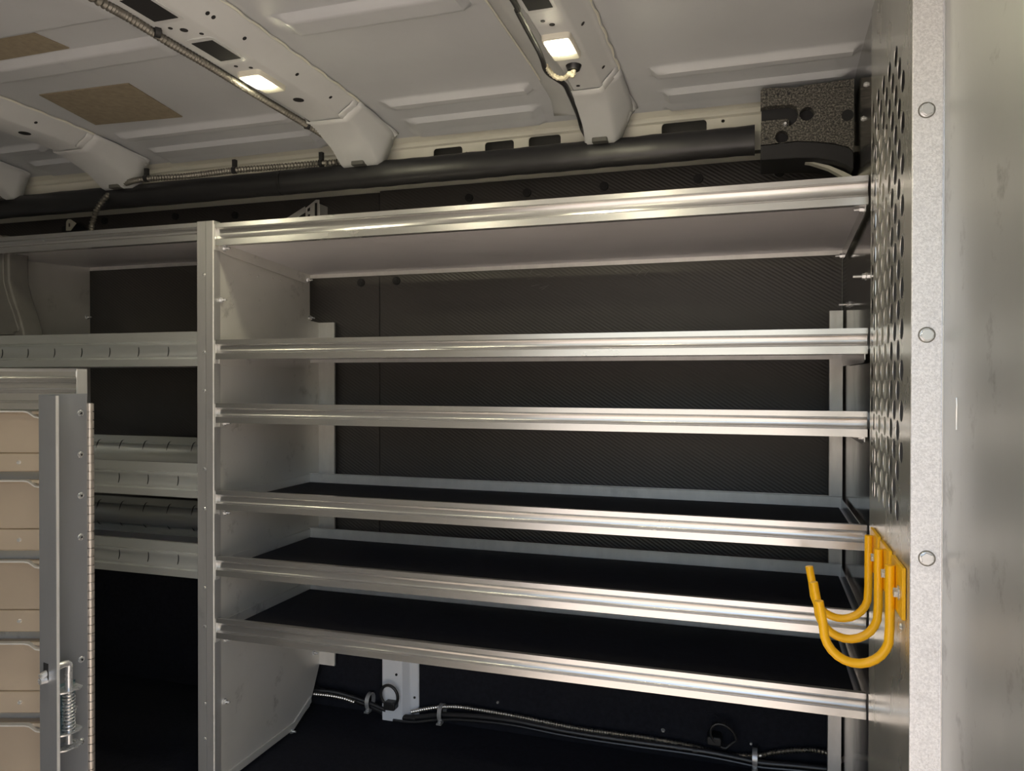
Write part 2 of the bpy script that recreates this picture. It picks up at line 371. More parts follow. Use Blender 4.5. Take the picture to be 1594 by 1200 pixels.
# felt patches glued to the roof skin
def patch(pts,label):
    q=[PZ(x,y,.652) for x,y in pts]; xs_=[p.x for p in q]; ys_=[p.y for p in q]
    bm=nb(); poly=[(p.x,p.y) for p in q]; zz=[Z(lerp(PROF,p.y)-.0028) for p in q]
    A=[bm.verts.new((p.x,p.y,z)) for p,z in zip(q,zz)]; B=[bm.verts.new((p.x,p.y,z+.0023)) for p,z in zip(q,zz)]
    bm.faces.new(A); bm.faces.new(B[::-1])
    for i in range(len(A)): bm.faces.new((A[i],B[i],B[(i+1)%len(A)],A[(i+1)%len(A)]))
    return tag(obj('damping_patch',bm,M['felt']),label,'felt patch')
patch([(61,147),(200,129),(284,178),(149,191)],'tan felt damping patch, whole rectangle on the grey roof left of the lamp')
patch([(-70,62),(-10,27),(108,76),(-20,98)],'tan felt damping patch cut off by the left edge of the frame')
# ------------------------------------------------------------------ lamps
def lamp(x,y,z,label,rz):
    t=thing('ceiling_lamp',label,'lamp',(x,y,z),rz,None)
    bm=nb(); prism(bm,rrect(-.027,-.048,.027,.048,.008),2,-.010,.004)
    obj('lamp_housing',bm,M['fixture'],t,local=True,bevel=.003)
    bm=nb(); prism(bm,rrect(-.020,-.036,.020,.014,.006),2,-.0135,-.009)
    obj('lamp_lens',bm,M['lens'],t,local=True,bevel=.002)
    return t
pA=bz(408,124); pB=bz(872,66)
lamp(pA.x,pA.y,pA.z,'lit rectangular lamp beside the spiral conduit on the left roof bow',0)
lamp(pB.x,pB.y+.01,pB.z,'lit rectangular lamp on the roof bow nearest the partition',0)
lamp(-.965,.42,bz(408,124).z,'lamp at the near end of the left roof bow, above the frame',0)
lamp(-.343,.42,bz(408,124).z,'lamp at the near end of the roof bow next to the partition, above the frame',0)
lamp(-1.745,.55,bz(408,124).z,'lamp on the bare roof bow at the left, above the frame',0)
# grommet and cream wire beside second lamp
t=thing('wire_pigtail','cream sleeved wire looping out of a rubber grommet in the roof bow','wire',(pB.x,1.46,Z(.614)))
p0=bz(883,107); p1=bz(893,102)
r=nb(); cyl(r,(p1.x,p1.y,Z(.616)),(p1.x,p1.y,Z(.606)),.016,18,.012); obj('grommet',r,M['rubber'],t)
w=nb(); pts=[(p1.x,p1.y,Z(.612)),(p1.x-.002,p1.y+.002,Z(.596)),tuple(PZ(888,114,.598)),tuple(PZ(880,121,.598)),tuple(PZ(868,121,.602)),tuple(PZ(858,114,.608)),tuple(PZ(850,103,.612))]
tube(w,pts,.005,8,.004,.12); obj('sleeve',w,M['wire'],t)
# ------------------------------------------------------------------ conduits and wires on roof
def on_roof(pts,z=.605): return [tuple(PZ(x,y,zz)) for (x,y,zz) in pts]
cpts=on_roof([(120,-18,.612),(200,27,.612),(260,64,.612),(330,105,.612),(390,142,.612),(440,172,.610),(480,196,.606),(510,215,.598),(530,231,.585),(537,243,.575),(525,252,.568),(500,254,.560),(440,259,.559),(365,265,.559),(290,274,.559),(230,278,.558),(200,284,.556),(180,294,.555)])
cpts=[(cpts[0][0],.15,Z(.618)),(cpts[0][0],.55,Z(.614))]+cpts
q=[PY(163,309,1.735),PY(151,326,1.73),PY(146,340,1.73),PY(143,352,1.73),PY(141,380,1.76)]
cpts+= [tuple(p) for p in q]
t=thing('roof_conduit','spiral flexible steel conduit running down the roof bow and along the roof edge','conduit',cpts[9])
obj('conduit',tube(nb(),cpts,.0070,10,.0042,.22),M['darkconduit'],t)
for x,y in ((365,265),(500,254),(228,278),(478,195),(245,50)):
    d=min(range(len(cpts)),key=lambda i:(Vector(cpts[i])-PZ(x,y,.575)).length); p=PZ(x,y,{365:.559,500:.560,228:.558,478:.606,245:.612}[x])
    c=nb(); ax=Vector((1,0,0)) if x in(365,500,228) else Vector((.55,.8,0)).normalized()
    cyl(c,p-ax*.005,p+ax*.005,.0095,14); box(c,(p.x-.005,p.y-.004,p.z),(p.x+.005,p.y+.006,p.z+.028)); obj('conduit_clip',c,M['rubber'],t)
wp=on_roof([(790,-14,.613),(806,18,.613),(822,48,.613),(838,78,.613),(845,95,.612),(848,106,.611),(856,116,.608),(870,125,.606),(880,133,.606),(886,146,.604),(893,162,.602),(901,182,.597),(906,200,.580),(912,212,.563),(915,224,.552)])
wp=[(wp[0][0],.15,Z(.618)),(wp[0][0],.6,Z(.615))]+wp
tag(obj('roof_wire',tube(nb(),wp,.0052,8,.006),M['cable']),'thin black wire hanging along the left edge of the lamp bow near the partition','wire')
# small roof stud in the swage
p=PZ(824,181,.634); st=nb(); cyl(st,(p.x,p.y,Z(.645)),(p.x,p.y,Z(.628)),.007,12); prism(st,circ(p.x,p.y,.013,6),2,Z(.628),Z(.624))
tag(obj('roof_bolt',st,M['bolt']),'single bolt head in the pressed roof skin left of the lamp bow near the partition','bolt')
# ------------------------------------------------------------------ black edge cover along the cant rail
def dtube(x0,x1,n=24):
    bm=nb(); prof=[]
    for k in range(n):
        a=2*PI*k/n; prof.append((1.768+.024*math.cos(a),Z(.528)+.0325*(math.copysign(abs(math.sin(a))**.75,math.sin(a)))))
    N=60; rows=[]
    for i in range(N+1):
        x=x0+(x1-x0)*i/N; s=1+.018*math.sin(i*1.7)+.015*math.sin(i*.53); rows.append([bm.verts.new((x,1.768+(y-1.768)*s,Z(.528)+(z-Z(.528))*s)) for y,z in prof])
    for A,B in zip(rows,rows[1:]):
        for k in range(n): bm.faces.new((A[k],A[(k+1)%n],B[(k+1)%n],B[k]))
    bm.faces.new(rows[0]); bm.faces.new(rows[-1]); return bm
t=thing('roof_edge_cover','long black padded tube running along the roof edge above all the shelves','edge cover',(-1.2,1.768,Z(.495)))
xs1=PY(440,290,1.768).x
obj('cover_tube',dtube(-3.3,xs1-.002),M['tube'],t); obj('cover_tube',dtube(xs1,-.006),M['tube'],t)
obj('joint_band',cyl(nb(),(xs1-.004,1.768,Z(.528)),(xs1+.004,1.768,Z(.528)),.030,24),M['rubber'],t)
# ------------------------------------------------------------------ moulded foam block at partition
YBk=1.70
O=[PY(x,y,YBk) for x,y in ((1184,141),(1188,137),(1240,136),(1245,134),(1338,121),(1339,200),(1338,236),(1322,229),(1300,223),(1270,220),(1240,219),(1184,226))]
t=thing('foam_block','speckled black moulded foam block under the roof beside the partition','foam block',(.1,1.75,Z(.49)))
slot=[PY(x,y,YBk) for x,y in ((1180,169),(1190,166),(1230,162),(1240,166),(1243,178),(1240,188),(1230,196),(1215,200),(1180,205))]
xr=XP-.004
out=[(min(p.x,xr),p.z) for p in O]
# face plate with a notch on its left edge and two dimples as holes
notch=[(min(p.x,xr),p.z) for p in slot]
poly=[out[0],out[1],out[2],out[3],(xr,out[4][1]),(xr,out[6][1])]+out[7:12]
x_l=out[0][0]
poly+= [(x_l,notch[-1][1])]+[ (a,b) for a,b in notch[1:-1]][::-1]+[(x_l,notch[0][1])]
def dim(x,y,r): p=PY(x,y,YBk); return circ(p.x,p.z,r,18)
dims=[dim(1256,177,.0145),dim(1217,213,.0135)]
bm=holes_sheet(poly,dims,.022,1,YBk+.011); obj('foam_face',bm,M['foam'],t,bevel=.0025)
bx=nb(); box(bx,(x_l+.002,YBk+.0225,out[11][1]+.002),(xr,YBk+.075,out[2][1]-.004)); obj('foam_backing',bx,M['foamdark'],t)
# recessed tongue inside the notch
a=PY(1186,187,YBk); b=PY(1232,200,YBk)
bx=nb(); prism(bx,rrect(x_l+.001,b.z,b.x-.004,a.z,.004),1,YBk+.004,YBk+.0222); tn=obj('foam_tongue',bx,M['foam'],t,bevel=.002)
p=PY(1222,194,YBk+.008); sc=nb(); cyl(sc,(p.x,YBk+.0045,p.z),(p.x,YBk-.001,p.z),.005,12,.003); obj('screw',sc,M['bolt'],tn)
p=PY(1334,178,YBk); hh=nb(); cyl(hh,(xr-.012,YBk+.001,p.z),(xr-.012,YBk-.0012,p.z),.0115,20); obj('dimple',hh,M['hole'],t)
for x,y in ((1193,147),(1211,147),(1228,146),(1192,216)):
    p=PY(x,y,YBk); hh=nb(); cyl(hh,(p.x,YBk+.001,p.z),(p.x,YBk-.0008,p.z),.003,10); obj('pin_mark',hh,M['foamdark'],t)
# dark lower lip curving down to the partition
top=[PY(x,y,YBk-.001) for x,y in ((1184,226),(1240,219),(1270,220),(1300,223),(1322,229),(1338,236))]
bot=[PY(x,y,YBk-.001) for x,y in ((1184,249),(1240,246),(1270,246),(1300,251),(1318,257),(1334,263))]
pl=[(min(p.x,xr),p.z-.001) for p in top]+[(min(p.x,xr),p.z) for p in bot[::-1]]
bx=nb(); prism(bx,pl,1,YBk-.001,YBk+.12); obj('foam_lip',bx,M['foamdark'],t,bevel=.002)
# pale body flange under it
q=[PY(x,y,1.73) for x,y in ((1190,250),(1230,247),(1262,249),(1290,255),(1312,264),(1326,271))]
bm=nb(); pl=[(min(p.x,xr),p.z-.003) for p in q]+[(min(p.x,xr),p.z-d) for p,d in zip(q[::-1],(.018,.014,.010,.006,.003,.0025))]
prism(bm,pl,1,1.73,1.752); tag(obj('body_flange',bm,M['cant']),'pale curved body flange just under the foam block','body flange')
# ------------------------------------------------------------------ rails
def rail_profile(H=.046,depth=.0085,front=YF,top=.010,low=.014,flip=1):
    z1,z2=low,H-top; P=[(.0,0),(0,z1)]
    for k in range(1,8):
        a=PI*k/8; P.append((depth*math.sin(a)**.8,z1+(z2-z1)*(1-math.cos(a))/2))
    P+= [(0,z2),(0,H),(.011,H),(.011,H-.0025),(.0022,H-.0025),(.0022,z2)]
    for k in range(7,0,-1):
        a=PI*k/8; P.append((.0022+depth*math.sin(a)**.8,z1+(z2-z1)*(1-math.cos(a))/2))
    P+= [(.0022,z1),(.0022,.0025),(.018,.0025),(.018,0)]
    return [(front+flip*y,z) for y,z in P]
def rail(x0,x1,ztop,H=.046,front=YF,flip=1,**k):
    return prism(nb(),[(y,z+ztop-H) for y,z in rail_profile(H,front=front,flip=flip,**k)],0,x0,x1)
def bolt(name,p,d,parent,r=.0055,L=.016,label=None):
    """hex nut, washer and thread end sticking out along d"""
    p=Vector(p); d=Vector(d).normalized(); bm=nb()
    cyl(bm,p,p+d*.0015,r*1.35,16); cyl(bm,p+d*.0015,p+d*(.0015+r*1.0),r,6); cyl(bm,p+d*(.0015+r),p+d*L,r*.5,10)
    return obj(name,bm,M['bolt'],parent)
# ------------------------------------------------------------------ main shelving unit
U=thing('shelving_unit','long aluminium shelving unit with six empty shelves against the right of the wall','shelving unit',(-.5,1.7,Z(-.975)))
XL=XD+.0015; XR=XP-.0012
# left end panel with flanges
def end_panel(x,label,parent,holes,side):
    zb=Z(-.958); zt=Z(.372)
    P=[(YF+.001,Z(-.97)),(YF+.001,zt),(1.903,zt),(1.9045,Z(.168)),(1.953,Z(.165)),(1.953,Z(-.835)),(1.905,Z(-.93)),(1.82,Z(-.968))]
    bm=holes_sheet(P,[circ(y,z,.0035,10) for y,z in holes],.0016,0,x)
    return obj('end_panel',bm,M['sheet'],parent,label=label)
hl=[(PX(x,y,XD).y,PX(x,y,XD).z) for x,y in ((362,424),(388,428),(401,430),(424,434),(436,436),(458,439))]
EP=end_panel(XD,None,U,hl,1)
# front post: flange of the end panel facing the door
bm=nb(); prism(bm,[(XD-.0215,YF),(XD-.0215,YF-.0016),(XD+.0016,YF-.0016),(XD+.0016,YF+.02),(XD+.0009,YF+.02),(XD+.0009,YF)],2,Z(-.97),Z(.3735))
pf=obj('front_flange',bm,M['post'],EP)
bm=nb(); tube(bm,[(XD-.001,YF-.0012,Z(-.97)),(XD-.001,YF-.0012,Z(.3735))],.0021,8); obj('flange_bend',bm,M['flange'],EP,label='bright bent edge of the end panel')
# rear flange
for za,zc in ((.165,-.835),):
    bm=nb(); prism(bm,[(XD,1.951),(XD+.052,1.951),(XD+.052,1.958),(XD+.050,1.958),(XD+.050,1.953),(XD,1.953)],2,Z(zc+.0),Z(za)); obj('rear_flange',bm,M['flange'],EP)
# bottom turned edge
bm=nb(); P=[(1.50,Z(-.970)),(1.82,Z(-.9675)),(1.905,Z(-.928))]
for a,b in zip(P,P[1:]):
    prism(bm,[(a[0],a[1]),(b[0],b[1]),(b[0],b[1]+.018),(a[0],a[1]+.018)],0,XD+.0008,XD+.0045)
obj('bottom_flange',bm,M['sheet'],EP)
for x,y in ((345,467),(483,495),(350,1092),(454,1138),(489,1016)):
    p=PX(x,y,XD+.003); bolt('bolt',(XD+.0009,min(p.y,1.94),p.z),(1,0,0),EP)
# rear upright at the right end
bm=nb(); prism(bm,[(.1595,1.918),(.1605,1.911),(.189,1.911),(.189,1.913),(.1620,1.913),(.1615,1.918)],2,Z(-.96),Z(.16)); ru=obj('rear_upright',bm,M['flange'],U)
SH=[(.367,.052),(.093,.046),(-.057,.046),(-.262,.046),(-.418,.047),(-.566,.047)]
for i,(zt,H) in enumerate(SH):
    dz=Z(zt)-H+.010; tilt=-.028 if i==0 else 0
    bm=nb(); prism(bm,[(YF+.006,dz),(YB,dz+tilt),(YB,dz+tilt+.0016),(YF+.006,dz+.0016)],0,XL+.003,XR-.003)
    s=obj('shelf',bm,M['deck'],U)
    obj('front_rail',rail(XL+.002,XR,Z(zt),H),M['rail'],s)
    # back lip
    bm=nb(); zb=Z(zt)+tilt
    if i<3: prism(bm,[(YB-.002,dz+tilt-.010),(YB,dz+tilt-.010),(YB,dz+tilt+.018),(YB-.010,dz+tilt+.018),(YB-.010,dz+tilt+.016),(YB-.002,dz+tilt+.016)],0,XL+.003,XR-.003)
    else: prism(bm,[(YB-.0015,dz),(YB,dz),(YB,Z(zt)-.006),(YB-.009,Z(zt)-.004),(YB-.009,Z(zt)-.0055),(YB-.0015,Z(zt)-.008)],0,XL+.003,XR-.003)
    obj('back_lip',bm,M['flange'],s)
    for sx,xa in ((1,XL+.0025),(-1,XR-.0045)):
        bm=nb()
        if i<3: prism(bm,[(YF+.012,dz+.001),(YF+.012,dz-.020),(YF+.04,dz-.026),(YB-.03,dz+tilt-.026),(YB-.002,dz+tilt-.012),(YB-.002,dz+tilt+.001)],0,xa,xa+.002)
        else: prism(bm,[(YF+.012,dz-.006),(YF+.012,Z(zt)-.010),(YB-.002,Z(zt)-.010),(YB-.002,dz-.006)],0,xa,xa+.002)
        obj('side_flange',bm,M['sheet'] if sx>0 else M['rail'],s)
    # end tab of the front rail
    bm=nb(); prism(bm,[(YF-.0005,Z(zt)-H-.010),(YF+.014,Z(zt)-H-.010),(YF+.014,Z(zt)-.002),(YF-.0005,Z(zt)-.002)],0,XL+.0002,XL+.0018); obj('end_tab',bm,M['flange'],s)
    if i!=1 and i!=4: bolt('bolt',(XL+.0045,YF+.030,dz-.012 if i<3 else Z(zt)-H-.012),(1,0,0),s)
    if i==0:
        bolt('bolt',(XL+.0045,YB-.015,dz+tilt-.016),(1,0,0),s); bolt('bolt',(XR-.0045,YB-.02,dz+tilt-.016),(-1,0,0),s); bolt('bolt',(XR-.0045,YF+.035,dz-.012),(-1,0,0),s)
    if i==2: bolt('bolt',(XR-.0045,YF+.03,dz-.012),(-1,0,0),s)
    if i==5: 
        for yy in (1.80,1.845): bolt('bolt',(XR-.0045,yy,dz-.012),(-1,0,0),s)
# slotted bracket from the unit to the body
def q93(pts,y=1.93): return [(PY(a,b,y).x,PY(a,b,y).z) for a,b in pts]
bm=holes_sheet(q93([(476,346),(476,324),(492,311),(497,311),(497,344)]),[q93([(478.5,330),(478.5,325),(483,322),(483,328)]),q93([(490,340),(490,316),(494,315),(494,340)]),q93([(479,340),(479,334),(483,333),(483,339)])],.0022,1,1.93)
br=obj('wall_bracket',bm,M['flange'],U)
bm=nb(); prism(bm,q93([(446,346),(446,341),(476,322),(476,331),(455,345)]),1,1.925,1.928); obj('brace',bm,M['flange'],br)
bm=nb(); a,b=q93([(497,311),(497,344)]); prism(bm,[(a[0],1.93),(a[0]+.002,1.93),(a[0]+.002,1.972),(a[0],1.972)],2,b[1],a[1]-.012); obj('bracket_web',bm,M['flange'],br)
# mats lying on the three lower shelves
for i,word in ((3,'fourth shelf from the top'),(4,'fifth shelf from the top'),(5,'bottom shelf')):
    zt,H=SH[i]; dz=Z(zt)-H+.0118
    bm=nb(); box(bm,(XL+.008,YF+.018,dz),(XR-.010,YB-.012,dz+.004)); tag(obj('shelf_mat',bm,M['mat'],bevel=.001),'thin black mat lying on the %s of the long unit'%word,'mat','black mats on the shelves')
# ------------------------------------------------------------------ left bay with slotted bin shelves
L=thing('shelving_unit','aluminium shelving unit with slotted bin shelves, left of the long unit','shelving unit',(-1.64,1.7,Z(-.975)))
XA,XB=-2.02,XD-.0020
bm=holes_sheet([(YF+.001,Z(-.97)),(YF+.001,Z(.372)),(1.90,Z(.372)),(1.905,Z(-.94)),(1.82,Z(-.968))],[circ(YB-.05,Z(.137),.004,10)],.0016,0,XA); e2=obj('end_panel',bm,M['sheet'],L)
p=PX(128,493,XA); bolt('bolt',(XA+.001,YB-.01,p.z),(1,0,0),e2)
bm=holes_sheet([(YF+.001,Z(-.97)),(YF+.001,Z(.372)),(1.90,Z(.372)),(1.905,Z(-.94)),(1.82,Z(-.968))],[],.0012,0,XD-.0017); e3=obj('end_panel',bm,M['sheet'],L)
bm=nb(); prism(bm,[(XD-.0465,YF),(XD-.0465,YF-.0016),(XD-.0225,YF-.0016),(XD-.0225,YF)],2,Z(-.97),Z(.3735)); prism(bm,[(XD-.0022,YF+.0006),(XD-.0022,YF+.002),(XD-.0465,YF+.002),(XD-.0465,YF+.0006)],2,Z(-.97),Z(.3735))
ff=obj('front_flange',bm,M['post'],e3)
for y in (427,548,608,730,792,915,975,1095,1150):
    p=PY(320,y,YF-.0016); r=nb(); cyl(r,(XD-.027,YF-.0014,p.z),(XD-.027,YF-.0034,p.z),.0042,12,.003); obj('pop_rivet',r,M['bolt'],ff)
zt=.372; dz=Z(.335)
bm=nb(); prism(bm,[(YF+.006,dz),(YB,dz+.018),(YB,dz+.0196),(YF+.006,dz+.0016)],0,XA+.003,XB-.003); s=obj('shelf',bm,M['deck'],L)
obj('front_rail',rail(XA+.002,XD-.047,Z(zt),.042),M['rail'],s)
bm=nb(); prism(bm,[(YB-.002,dz+.008),(YB,dz+.008),(YB,dz+.036),(YB-.002,dz+.036)],0,XA+.003,XB-.003); obj('back_lip',bm,M['flange'],s)
def slot_rail(x0,x1,zt,H,front,flip,pitch,first):
    """roll-formed bin lip with divider slots cut across its cove"""
    t,l=.022,.017; z1,z2=zt-H+l,zt-t; bm=nb()
    P=[(0,zt-H),(0,z1)]
    for k in range(1,10):
        a=PI*k/10; P.append((.021*math.sin(a)**.8,z1+(z2-z1)*(1-math.cos(a))/2))
    P+=[(0,z2),(0,zt),(.010,zt),(.010,zt-.002),(.002,zt-.002),(.002,z2)]
    for k in range(9,0,-1):
        a=PI*k/10; P.append((.002+.021*math.sin(a)**.8,z1+(z2-z1)*(1-math.cos(a))/2))
    P+=[(.002,z1),(.002,zt-H+.002),(.03,zt-H+.002),(.03,zt-H)]
    prism(bm,[(front+flip*y,z) for y,z in P],0,x0,x1)
    sl=[]; x=first
    while x<x1-.004:
        if x>x0+.004:
            b=nb(); Q=[]
            for k in range(0,11):
                a=PI*k/10; Q.append((.021*max(0,math.sin(a))**.8-.0012,z1-.004+(z2-z1+.012)*(1-math.cos(a))/2))
            Q2=[(y+.0022,z) for y,z in Q][::-1]
            prism(b,[(front+flip*y,z) for y,z in Q+Q2],0,x-.0011,x+.0011); sl.append(b)
        x+=pitch
    return bm,sl
first=PY(33,545,YF).x
for zt,H,zb in ((.1135,.0825,.110),(-.2015,.0825,-.175),(-.3935,.0825,-.366)):
    dz=Z(zt)-H+.004
    bm=nb(); box(bm,(XA+.003,YF+.020,dz),(XB-.003,YB-.02,dz+.0016)); s=obj('slotted_shelf',bm,M['deck'],L)
    bm,sl=slot_rail(XA+.002,XD-.047,Z(zt),H,YF,1,.0905,first-.0905*2+(.0 if zt>0 else .028)); fr=obj('front_rail',bm,M['slotrail'],s)
    for b in sl: obj('divider_slot',b,M['hole'],fr)
    bm,sl=slot_rail(XA+.004,XB-.004,Z(zb),Z(zb)-dz,YB,-1,.0905,first-.0905*2+.03); fr=obj('back_rail',bm,M['slotrail'],s)
    for b in sl: obj('divider_slot',b,M['hole'],fr)
# little white bracket tab behind the top rail
bm=holes_sheet(q93([(103,359),(103.5,345),(106,341.5),(110,341.5),(119,347.5),(110,359)]),[q93([(106.8,353),(106.8,347.5),(109.5,347.5),(109.5,353)])],.002,1,1.93)
br=obj('wall_bracket',bm,M['ivory'],L,label='small ivory bracket tab')
bm=nb(); prism(bm,q93([(97,362),(97,353),(104,352),(118,346),(132,357),(132,362)],1.936),1,1.934,1.95); obj('bracket_foot',bm,M['rubber'],br)
# grey moulded case standing on the middle slotted shelf
t=thing('plastic_case','grey moulded plastic case side cut by the left frame edge, above the slotted rail','plastic case',(-1.97,1.62,Z(.054)))
yc=YF+.034
pts=[PY(x,y,yc) for x,y in ((8,366),(14,374),(13,405),(14,438),(20,462),(29,488),(36,515),(38,540))]
poly=[(p.x,p.z) for p in pts]+[(pts[-1].x,Z(.056)),(-2.005,Z(.056)),(-2.005,pts[0].z)]
bm=nb(); prism(bm,poly,1,yc,yc+.06); obj('case_shell',bm,M['plastic'],t,bevel=.004)
def off(p,d): return (p.x-d,p.z)
inner=[off(p,.014) for p in pts[:6]]+[(pts[6].x-.012,pts[6].z+.006),(pts[6].x-.014,pts[6].z-.001),(pts[6].x-.028,pts[6].z-.003),(pts[6].x-.030,pts[6].z-.010),(-2.003,pts[6].z-.012),(-2.003,pts[0].z-.002)]
bm=nb(); prism(bm,inner,1,yc-.004,yc+.002); obj('raised_rib',bm,M['plastic'],t,bevel=.002)
# ------------------------------------------------------------------ drawer cabinet at left (turned towards the door)
D0=1.40; hr=-.5535*D0
base=hr*r0+D0*Vector((-sy,cy,0))
K=thing('drawer_cabinet','aluminium drawer cabinet with a hinged locking bar at the lower left','drawer cabinet',(base.x,base.y,0),YAW)
# local: x right, y away from the camera, origin at the hinge line
k=D0/F
def kz(y): return CZ-(y-590.5)*k
Wd=.62
xr_=-.004
bm=nb(); box(bm,(-Wd,.042,.0),(xr_-.066,.075,kz(640)-.002)); obj('carcass',bm,M['sheet'],K,local=True)
# top rail
top,bt=kz(574),kz(638); H=top-bt
P=[(0,bt),(0,bt+.012),(.006,bt+.0125),(.006,bt+.016),(0,bt+.017),(0,bt+.030)]
for q in range(1,8):
    a=PI*q/8; P.append((.012*math.sin(a),bt+.030+(.026)*(1-math.cos(a))/2))
P+=[(-.002,bt+.056),(-.007,bt+.061),(-.007,top-.006),(-.002,top),(.030,top),(.030,bt)]
bm=nb(); prism(bm,P,0,-Wd,xr_-.018); tr=obj('top_rail',bm,M['rail'],K,local=True)
bm=nb(); prism(bm,[(-.006,bt+.004),(-.004,top-.001),(.028,top-.001),(.028,bt+.004)],0,xr_-.018,xr_-.0165); obj('end_cap',bm,M['flange'],tr,local=True)
# drawers
edges=[640,748,874,1002,1130,1258]
for a,b in zip(edges,edges[1:]):
    za,zb=kz(a),kz(b); xa,xb=-Wd+.01,-.086
    bm=nb(); h=za-zb
    zc=zb+h*.38; zd=zb+h*.115
    P=[(.006,za-.004),(.009,za),(.013,za-.002),(.011,za-.008),(.011,zc+.001),(.013,zc),(.009,zc-.001),(.007,zd),(.016,zd-.006),(.024,zd),(.03,za-.01),(.014,za-.012)]
    P=[(.004,za-.006),(.006,za-.001),(.011,za),(.012,za-.006),(.010,zc+.002),(.013,zc),(.009,zc-.001),(.007,zd+.002),(.009,zd),(.040,zd),(.040,za-.006)]
    bm=nb(); prism(bm,P,0,xa,xb); d=obj('drawer',bm,M['drawer'],K,local=True)
    # pull lip that dips at its right end
    lip=nb(); pts=[(xa,za),(xb-.034,za),(xb-.026,za-.0015),(xb-.014,za-.010),(xb-.001,za-.012)]
    A=[]; 
    for x,z in pts: A.append([lip.verts.new((x,-.004,z)),lip.verts.new((x,-.004,z-.0025)),lip.verts.new((x,.008,z-.0025)),lip.verts.new((x,.008,z))])
    for m,n in zip(A,A[1:]):
        for q in range(4): lip.faces.new((m[q],m[(q+1)%4],n[(q+1)%4],n[q]))
    lip.faces.new(A[0]); lip.faces.new(A[-1][::-1]); obj('pull_lip',lip,M['flange'],d,local=True)
    r=nb(); zz=(zc+zd)/2; cyl(r,(-.136,.010,zz),(-.136,.0055,zz),.0050,12,.003); obj('pop_rivet',r,M['bolt'],d,local=True)
    if b==1130 or b==1002: pass
# hinge knuckles
bm=nb(); z0,z1=.02,kz(628); n=int((z1-z0)/.0155)
for i in range(n): 
    za=z0+(z1-z0)*i/n; cyl(bm,(0,0,za+.0008),(0,0,za+(z1-z0)/n-.0008),.0066,14)
cyl(bm,(0,0,z0),(0,0,z1),.0045,10); obj('piano_hinge',bm,M['hinge'],K,local=True)
# locking bar, swung open about the hinge
al=math.radians(60); e=Vector((-math.cos(al),-math.sin(al),0)); nn=Vector((math.sin(al),-math.cos(al),0)); wB=.0895; hF=.0535
zt_=kz(613)
def bar_sheet(p,q,th,z0,z1):
    d=(q-p).normalized(); m=Vector((-d.y,d.x,0))*th/2; bm=nb()
    prism(bm,[tuple((p+m)[:2]),tuple((q+m)[:2]),tuple((q-m)[:2]),tuple((p-m)[:2])],2,z0,z1); return bm
s0=e*.006; Cn=e*wB; Ff=Cn+nn*hF
lb=obj('locking_bar',bar_sheet(s0,Cn,.0022,.02,zt_),M['bar'],K,local=True)
fl=obj('bar_flange',bar_sheet(Cn,Ff,.0022,.02,zt_-.002),M['bar'],lb,local=True)
obj('flange_edge',bar_sheet(Ff,Ff+nn*.0016,.0046,.02,zt_-.002),M['flange'],lb,local=True)
for y in (643,707,770,834,1023,1150):
    p=e*.018; r=nb(); z=kz(y); cyl(r,p+Vector((0,0,z))+nn*.001,p+Vector((0,0,z))+nn*.0035,.0062,16,.0045); hl_=obj('pop_rivet',r,M['bolt'],lb,local=True)
    r=nb(); cyl(r,p+Vector((0,0,z))+nn*.003,p+Vector((0,0,z))+nn*.0042,.002,10); obj('rivet_bore',r,M['hole'],hl_,local=True)
# spring latch on the bar
cx=e*.052+nn*.020
def V(y): return cx+Vector((0,0,kz(y)))
bm=nb(); tube(bm,[V(1137),V(1100),V(1060),V(1030),V(1021)+Vector((0,0,.004)),V(1016)+e*.012,V(1019)+e*.030,V(1024)+e*.048],.0062,12,.004); rod=obj('latch_rod',bm,M['bolt'],lb,local=True)
bm=nb(); hs=[]; zA,zB=kz(1118),kz(1062)
for i in range(16*11+1):
    a=2*PI*i/16; hs.append(cx+Vector((.0095*math.cos(a),.0095*math.sin(a),zA+(zB-zA)*i/(16*11))))
tube(bm,hs,.0014,6); obj('latch_spring',bm,M['bolt'],lb,local=True)
bm=bar_sheet(e*.030+nn*.0015,e*.084+nn*.0015,.0012,kz(1124),kz(1050)); bk=obj('latch_plate',bm,M['zinc'],lb,local=True)
for y in (1056,1119,1142):
    bm=nb(); z=kz(y); q=[e*.030+nn*.001,e*.030+nn*.026,e*.040+nn*.033,e*.064+nn*.033,e*.074+nn*.026,e*.074+nn*.001]
    prism(bm,[tuple(v[:2]) for v in q],2,z-.0012,z+.0012); obj('latch_ear',bm,M['bolt'],bk,local=True)
bm=nb(); z=kz(1093); cyl(bm,e*.034+nn*.001+Vector((0,0,z)),e*.034+nn*.008+Vector((0,0,z)),.006,6); obj('latch_screw',bm,M['bolt'],lb,local=True)
# slot and rod end on the far side of the flange
z=kz(1030); q=Cn+nn*.018; m=-e
bm=nb(); p=Cn+nn*.020
a_=Vector((-nn.y,nn.x,0)); 
if a_.dot(e)<0: a_=-a_
prism(bm,[tuple((p-nn*.007+a_*.0012)[:2]),tuple((p+nn*.007+a_*.0012)[:2]),tuple((p+nn*.007+a_*.002)[:2]),tuple((p-nn*.007+a_*.002)[:2])],2,kz(1030),kz(1006)); obj('latch_slot',bm,M['hole'],fl,local=True)
bm=nb(); pz=p+Vector((0,0,kz(1030))); cyl(bm,pz+a_*.001,pz+a_*.012,.0068,14,.0058); obj('rod_end',bm,M['bolt'],fl,local=True)
